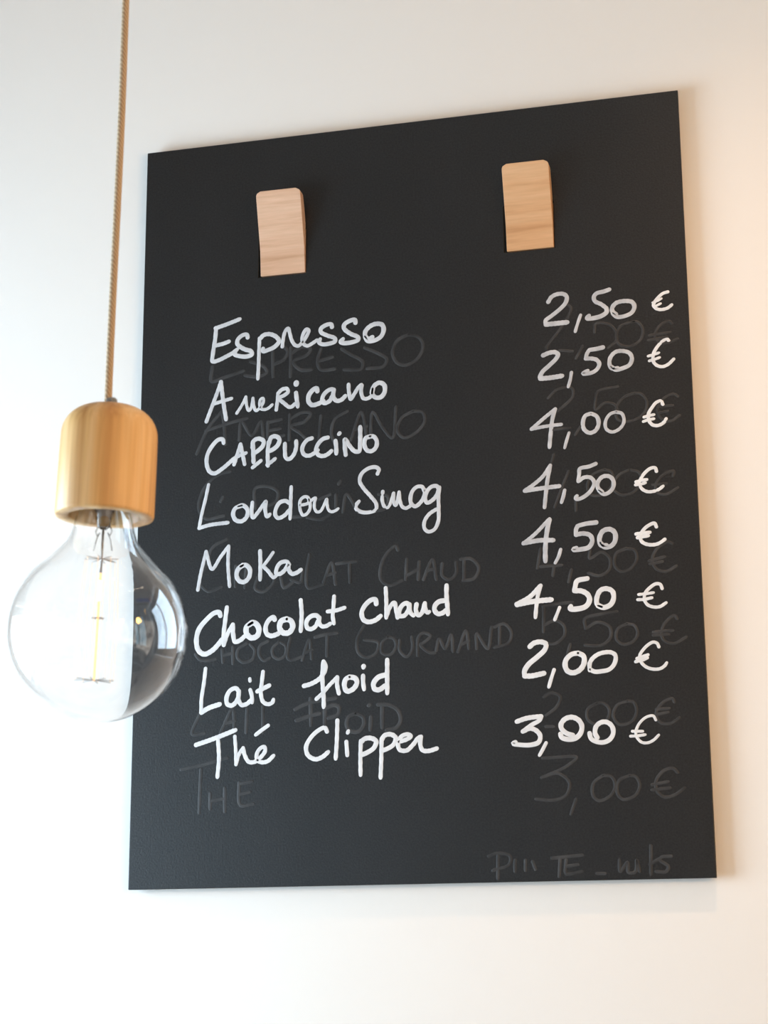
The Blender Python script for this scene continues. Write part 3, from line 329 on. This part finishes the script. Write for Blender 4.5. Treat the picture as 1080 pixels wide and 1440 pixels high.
('eprice','f','3,00',[(32, '1354,-2918 1507,-2914 1690,-2920 1586,-3007 1338,-3109'), (32, '1338,-3109 1502,-3074 1611,-3168 1577,-3287 1454,-3333 1272,-3318'), (32, '1671,-3330 1616,-3477'), (32, '1946,-3109 1853,-3176 1839,-3295 1897,-3353 2019,-3301 2063,-3203 2026,-3122 1946,-3109'), (32, '2206,-3118 2104,-3164 2080,-3283 2137,-3348 2258,-3308 2302,-3211 2265,-3130 2206,-3118'), (32, '2673,-3104 2635,-3063 2545,-3080 2462,-3176 2468,-3275 2534,-3336 2634,-3320 2735,-3254'), (32, '2421,-3214 2580,-3190'), (32, '2419,-3264 2597,-3250')]),
('eword','f','Pri',[(34, '881,-3845 876,-4082'), (34, '788,-3863 891,-3835 1003,-3868 991,-3946 826,-4002'), (34, '1053,-3908 1046,-4017'), (34, '1154,-3911 1152,-4009'), (34, '1225,-3922 1253,-4001')]),
('eword','f','TE',[(34, '1417,-3897 1719,-3874'), (34, '1498,-3899 1483,-4075'), (34, '1557,-3920 1554,-4047 1714,-4031'), (34, '1556,-3979 1676,-3962')]),
('eword','f','dash',[(33, '1853,-4053 1932,-4055')]),
('eword','f','nuts',[(33, '2075,-3931 2081,-4039 2154,-3953 2160,-4050 2229,-4042 2243,-3935 2268,-4043'), (33, '2386,-3802 2375,-4074'), (33, '2369,-3977 2470,-3921'), (33, '2578,-3904 2480,-3912 2469,-3940 2545,-4000 2523,-4048 2425,-4046')]),
]

# ------------------------------------------------------------------ menu board
BW, BH, BT = 0.300, 0.4118, 0.004
HX = [(-0.1629, -0.1120), (0.1119, 0.1624)]           # hook left and right sides
HZ0, HZT, HK = 0.2478, 0.3390, 0.0290
board = tag(empty('menu_board', (0, 0, 0)), 'large black chalkboard drinks menu hanging on two wooden hooks', 'menu board')
def board_panel():
    xs = sorted([-BW, BW] + [v for a, c in HX for v in (a - 0.0030, c + 0.0008)])
    zs = [-BH, HZ0 - 0.0008, HZ0 + 0.052, BH]
    bm = bmesh.new(); V = {}
    def v(i, k, y):
        key = (i, k, y)
        if key not in V: V[key] = bm.verts.new((xs[i], y, zs[k]))
        return V[key]
    solid = lambda i, k: 0 <= i < 5 and 0 <= k < 3 and not (k == 1 and i in (1, 3))
    for i in range(5):
        for k in range(3):
            if not solid(i, k): continue
            bm.faces.new((v(i, k, 0), v(i + 1, k, 0), v(i + 1, k + 1, 0), v(i, k + 1, 0)))
            bm.faces.new((v(i, k, BT), v(i, k + 1, BT), v(i + 1, k + 1, BT), v(i + 1, k, BT)))
            for di, dk, e in ((-1, 0, ((i, k), (i, k + 1))), (1, 0, ((i + 1, k), (i + 1, k + 1))), (0, -1, ((i, k), (i + 1, k))), (0, 1, ((i, k + 1), (i + 1, k + 1)))):
                if not solid(i + di, k + dk):
                    (p, q), (s, t) = e
                    bm.faces.new((v(p, q, 0), v(s, t, 0), v(s, t, BT), v(p, q, BT)))
    return link('panel', bm, M_board, board, bevel=0.0007)
board_panel()

for a, c in HX:      # dark strip added behind each slot to darken the gap like shade
    bm = bmesh.new(); box(bm, (a - 0.008, BT, HZ0 - 0.006), (a - 0.0002, BT + 0.003, HZ0 + 0.060)); link('slot_shade_strip', bm, M_slot_shade, board)
def ribbon(bm, pts, width, y):
    """a pen stroke: a low ridge of ink with rounded ends, lying on the board face"""
    Q = catmull([(x * 1e-4, 0, z * 1e-4) for x, z in pts], 0.0009)
    r = width * 0.5e-4; L = []; yc = y - 0.00018
    N = len(Q)
    for i, p in enumerate(Q):
        a = Q[max(i - 1, 0)]; c = Q[min(i + 1, N - 1)]; t = (c - a)
        if t.length < 1e-7: t = Vector((1, 0, 0))
        t.normalize(); nn = Vector((-t.z, 0, t.x))
        rr = r * (1 + 0.05 * math.sin(i * 0.7 + p.x * 900))
        if i == N - 1: rr *= 0.9
        L.append((bm.verts.new((p.x + nn.x * rr, y, p.z + nn.z * rr)), bm.verts.new((p.x + nn.x * rr * .5, yc, p.z + nn.z * rr * .5)),
                  bm.verts.new((p.x - nn.x * rr * .5, yc, p.z - nn.z * rr * .5)), bm.verts.new((p.x - nn.x * rr, y, p.z - nn.z * rr)), p, t, rr))
    for A, B in zip(L, L[1:]):
        for k in range(3): bm.faces.new((A[k], A[k + 1], B[k + 1], B[k]))
    for S, sgn in ((L[0], -1), (L[-1], 1)):
        p, t, rr = S[4], S[5] * sgn, S[6]; n0 = Vector((-S[5].z, 0, S[5].x))
        out = [S[0]]; inn = [S[1]]
        for k in range(1, 7):
            a = math.pi * k / 7; d = n0 * math.cos(a) + t * math.sin(a)
            out.append(bm.verts.new((p.x + d.x * rr, y, p.z + d.z * rr))); inn.append(bm.verts.new((p.x + d.x * rr * .5, yc, p.z + d.z * rr * .5)))
        out.append(S[3]); inn.append(S[2])
        for k in range(7): bm.faces.new((out[k], out[k + 1], inn[k + 1], inn[k]))
        bm.faces.new(inn)
NAMES = dict(word='handwritten_word', price='handwritten_price', euro='handwritten_euro_sign', eeuro='erased_euro_sign', eword='erased_word', eprice='erased_price')
for kind, pen, text, strokes in WRITING:
    ghost = kind in ('eword', 'eprice', 'eeuro')
    bm = bmesh.new()
    for k, (wd, pts) in enumerate(strokes):
        P = [tuple(map(int, p.split(','))) for p in pts.split()]
        y = (-0.00006 if ghost else -0.00022) - 0.000012 * k
        ribbon(bm, P, wd, y)
    bmesh.ops.recalc_face_normals(bm, faces=bm.faces)
    for f in bm.faces:
        if f.normal.y > 0: f.normal_flip()
    me = bpy.data.meshes.new(NAMES[kind]); bm.to_mesh(me); bm.free()
    for p in me.polygons: p.use_smooth = False
    me.materials.append(M_ghost if ghost else dict(t=M_ink_grey if kind == 'price' else M_ink_mid, m=M_ink_mid, f=M_ink)[pen])
    o = bpy.data.objects.new(NAMES[kind], me); COL.objects.link(o); o.parent = board
    if kind == 'euro': o['label'] = 'white handwritten euro sign after a price'
    elif kind == 'eeuro': o['label'] = 'faint rubbed-out grey euro sign'
    elif kind == 'price': o['label'] = 'white handwritten price ' + text
    elif kind == 'word': o['label'] = 'white handwritten drink word ' + text
    elif kind == 'eword': o['label'] = 'faint rubbed-out grey lettering ' + text
    else: o['label'] = 'faint rubbed-out grey price ' + text

# ------------------------------------------------------------------ wooden hooks
def hook(xa, xb, label, wood_mat):
    root = tag(empty('wooden_hook', ((xa + xb) / 2, 0, HZ0)), label, 'hook', 'beech hooks holding the menu board')
    hw = (xb - xa) / 2; H = HZT - HZ0
    # side profile: flat lip at the foot, then leaning out from the board to a rounded head
    levels = []
    for i in range(41):
        z = H * i / 40
        if z < HK: yf = -0.0010 - 0.0032 * z / HK
        else:
            s = (z - HK) / (H - HK); yf = -0.0042 - 0.0180 * s
        if i < 26: yb = 0.0002
        else: s = (i - 26) / 14; yb = -0.0003 - 0.0110 * s ** 1.25
        r = 0.0055; d = H - z
        wq = hw - (r - math.sqrt(max(r * r - (r - d) ** 2, 0)) if d < r else 0)
        levels.append((z, yf, yb, wq))
    bm = bmesh.new(); rows = []
    for z, yf, yb, wq in levels:
        rows.append([bm.verts.new((-wq, yf, z)), bm.verts.new((wq, yf, z)), bm.verts.new((wq, yb, z)), bm.verts.new((-wq, yb, z))])
    for A, B in zip(rows, rows[1:]):
        for k in range(4): bm.faces.new((A[k], A[(k + 1) % 4], B[(k + 1) % 4], B[k]))
    bm.faces.new(rows[0][::-1]); bm.faces.new(rows[-1])
    link('lip', bm, wood_mat, root, bevel=0.0009)
    # tongue through the slot, fixed to the wall; the board hangs on it
    bm = bmesh.new(); box(bm, (-hw + 0.0002, 0.0004, 0.0004), (hw, ROOM['y1'] + 0.0005, 0.0505))
    link('tongue', bm, wood_mat, root)
    return root
hook(*HX[0], 'pale beech hook over the upper left of the chalkboard', M_beech)
hook(*HX[1], 'warmer orange-toned beech hook over the upper right of the chalkboard', M_beech_warm)

# ------------------------------------------------------------------ pendant lamp
RIM = Vector((-0.06535, -0.6489, -0.1894))
BC = Vector((-0.06807, -0.6489, -0.2692))
axis = (RIM - BC).normalized()
lamp = tag(empty('pendant_lamp', RIM), 'pendant lamp with wooden holder and large clear globe bulb on a tan cord', 'lamp')
lamp.rotation_mode = 'QUATERNION'; lamp.rotation_quaternion = Vector((0, 0, 1)).rotation_difference(axis)
inv = (Matrix.Translation(RIM) @ lamp.rotation_quaternion.to_matrix().to_4x4()).inverted()
CH = 0.0815
prof = [(0.0, CH)]
for i in range(0, 11):      # rounded shoulder
    a = math.pi / 2 * (1 - i / 10); prof.append((0.0128 + 0.0215 * math.cos(a), CH - 0.0215 - 0.0008 + 0.0215 * math.sin(a)))
prof[0] = (0.0, CH); prof += [(0.0346, 0.045), (0.0350, 0.0022), (0.0344, 0.0004), (0.0335, 0.0), (0.0258, 0.0), (0.0250, 0.0008), (0.0248, 0.034), (0.0, 0.034)]
bm = bmesh.new(); lathe(bm, prof, 96)
holder = link('lamp_holder', bm, M_pine, lamp, smooth=True)
for p in holder.data.polygons: pass
bm = bmesh.new(); lathe(bm, [(0.0, 0.0335), (0.0215, 0.0335), (0.0215, 0.012), (0.0205, 0.012), (0.0205, 0.031), (0.0, 0.031)], 48)
link('socket', bm, M_brass, lamp, smooth=True)
# bulb
def bulb_profile(off):
    R = 0.0625; c = -0.0822
    P = [(0.0128, 0.026), (0.0135, 0.016), (0.0165, 0.009), (0.0190, 0.002), (0.0205, -0.004), (0.0219, -0.010), (0.0243, -0.0165), (0.0285, -0.0225), (0.0343, -0.0285), (0.0405, -0.0350)]
    pts = [Vector((r, 0, z)) for r, z in P]
    a0 = math.asin((-0.0405 - c) / R)
    for i in range(31):
        a = a0 - (a0 + math.pi / 2) * i / 30
        pts.append(Vector((R * math.cos(a), 0, c + R * math.sin(a))))
    pts[-1].x = 0
    out = []
    for i, p in enumerate(pts):
        t = (pts[min(i + 1, len(pts) - 1)] - pts[max(i - 1, 0)]).normalized(); nn = Vector((t.z, 0, -t.x))
        q = p + nn * off
        out.append((0.0 if i == len(pts) - 1 else max(q.x, 1e-4), q.z if i < len(pts) - 1 else p.z + off))
    return out
bm = bmesh.new()
outer = bulb_profile(0.0); inner = bulb_profile(0.0006)
lathe(bm, outer + inner[::-1], 96)
# close the collar between the outer and inner skins
bmesh.ops.contextual_create(bm, geom=[])
ed = [e for e in bm.edges if e.is_boundary]
if ed: bmesh.ops.bridge_loops(bm, edges=ed)
bulb = link('bulb', bm, M_glass, lamp, smooth=True)
tag(bulb, 'clear glass globe bulb with a thin filament cage')
bm = bmesh.new(); lathe(bm, [(0.0, 0.029), (0.0125, 0.029), (0.0132, 0.0265), (0.0125, 0.024), (0.0, 0.024)], 32); link('screw_cap', bm, M_steel, bulb, smooth=True)
# stem, posts and filament
bm = bmesh.new(); lathe(bm, [(0.0, 0.020), (0.0100, 0.020), (0.0085, 0.008), (0.0055, 0.0015), (0.0050, -0.0035), (0.0044, -0.0070), (0.0018, -0.0090), (0.0, -0.0092)], 24)
link('glass_stem', bm, glass('stem_glass', 1.5), bulb, smooth=True)
bm = bmesh.new(); tube(bm, [(0, 0, -0.0085), (0, 0, -0.040)], 0.00085, 10); link('rod', bm, M_steel, bulb, smooth=True)
bm = bmesh.new(); tube(bm, [(0, 0, -0.040), (0, 0, -0.1160)], 0.00080, 10); link('glowing_rod', bm, M_glow, bulb, smooth=True)
bm = bmesh.new(); tube(bm, [(0, 0, -0.045), (0, 0, -0.052), (0, 0, -0.060)], [0.0009, 0.0014, 0.0009], 10); link('hot_spot', bm, M_glow_hot, bulb, smooth=True)
for s in (-1, 1):
    bm = bmesh.new(); tube(bm, [(s * 0.0035, 0.001, -0.004), (s * 0.0062, 0.001, -0.010), (s * 0.0048, 0.001, -0.0135), (s * 0.0030, 0.001, -0.011), (s * 0.0052, 0.001, -0.016), (s * 0.0070, 0.001, -0.024)], 0.0004, 8)
    link('lead_wire', bm, M_steel, bulb, smooth=True)
for zc, L, nm in ((-0.0300, 0.012, 'support_wire'), (-0.0720, 0.0045, 'support_wire'), (-0.1155, 0.0138, 'support_wire')):
    for k in range(4):
        a = math.pi * k / 4 + 0.2; d = Vector((math.cos(a), math.sin(a), 0)) * L
        bm = bmesh.new(); tube(bm, [Vector((0, 0, zc)) - d, Vector((0, 0, zc)) + d], 0.00028, 6); link(nm, bm, M_steel, bulb, smooth=True)
for k in range(8):
    a = math.pi * k / 4 + 0.2; r1, r2 = 0.0115, 0.0135
    bm = bmesh.new()
    P = [(r1 * math.cos(a), r1 * math.sin(a), -0.030), ((r1 + 0.0022) * math.cos(a), (r1 + 0.0022) * math.sin(a), -0.072), (r2 * math.cos(a), r2 * math.sin(a), -0.1155)]
    tube(bm, catmull(P, 0.004), 0.00012, 6); link('filament', bm, M_glow, bulb, smooth=True)
# cord and grip: the cord runs on, out of the picture, up to the ceiling
bm = bmesh.new(); lathe(bm, [(0.0, CH + 0.0065), (0.0030, CH + 0.0065), (0.0040, CH + 0.0055), (0.0042, CH + 0.0010), (0.0036, CH - 0.0008), (0.0, CH - 0.0008)], 32); link('cord_grip', bm, M_grip, lamp, smooth=True)
CP = [(-0.06504, -0.6489, -0.1068), (-0.06495, -0.6489, -0.0900), (-0.06412, -0.6489, -0.0309), (-0.06273, -0.6489, 0.0411), (-0.06136, -0.6489, 0.1265), (-0.06090, -0.6489, 0.2148), (-0.0605, -0.6489, 0.32), (-0.060, -0.6489, 0.6), (-0.060, -0.6489, 1.335)]
bm = bmesh.new(); tube(bm, catmull([inv @ Vector(p) for p in CP], 0.01), 0.00270, 14); link('cord', bm, M_cord, lamp, smooth=True)
bm = bmesh.new(); lathe(bm, [(0.0, 1.312), (0.045, 1.312), (0.050, 1.318), (0.050, 1.350), (0.0, 1.350)], 40)
for v in bm.verts: v.co = inv @ (v.co + Vector((-0.060, -0.6489, 0)))
link('ceiling_rose', bm, M_white, lamp, smooth=True)
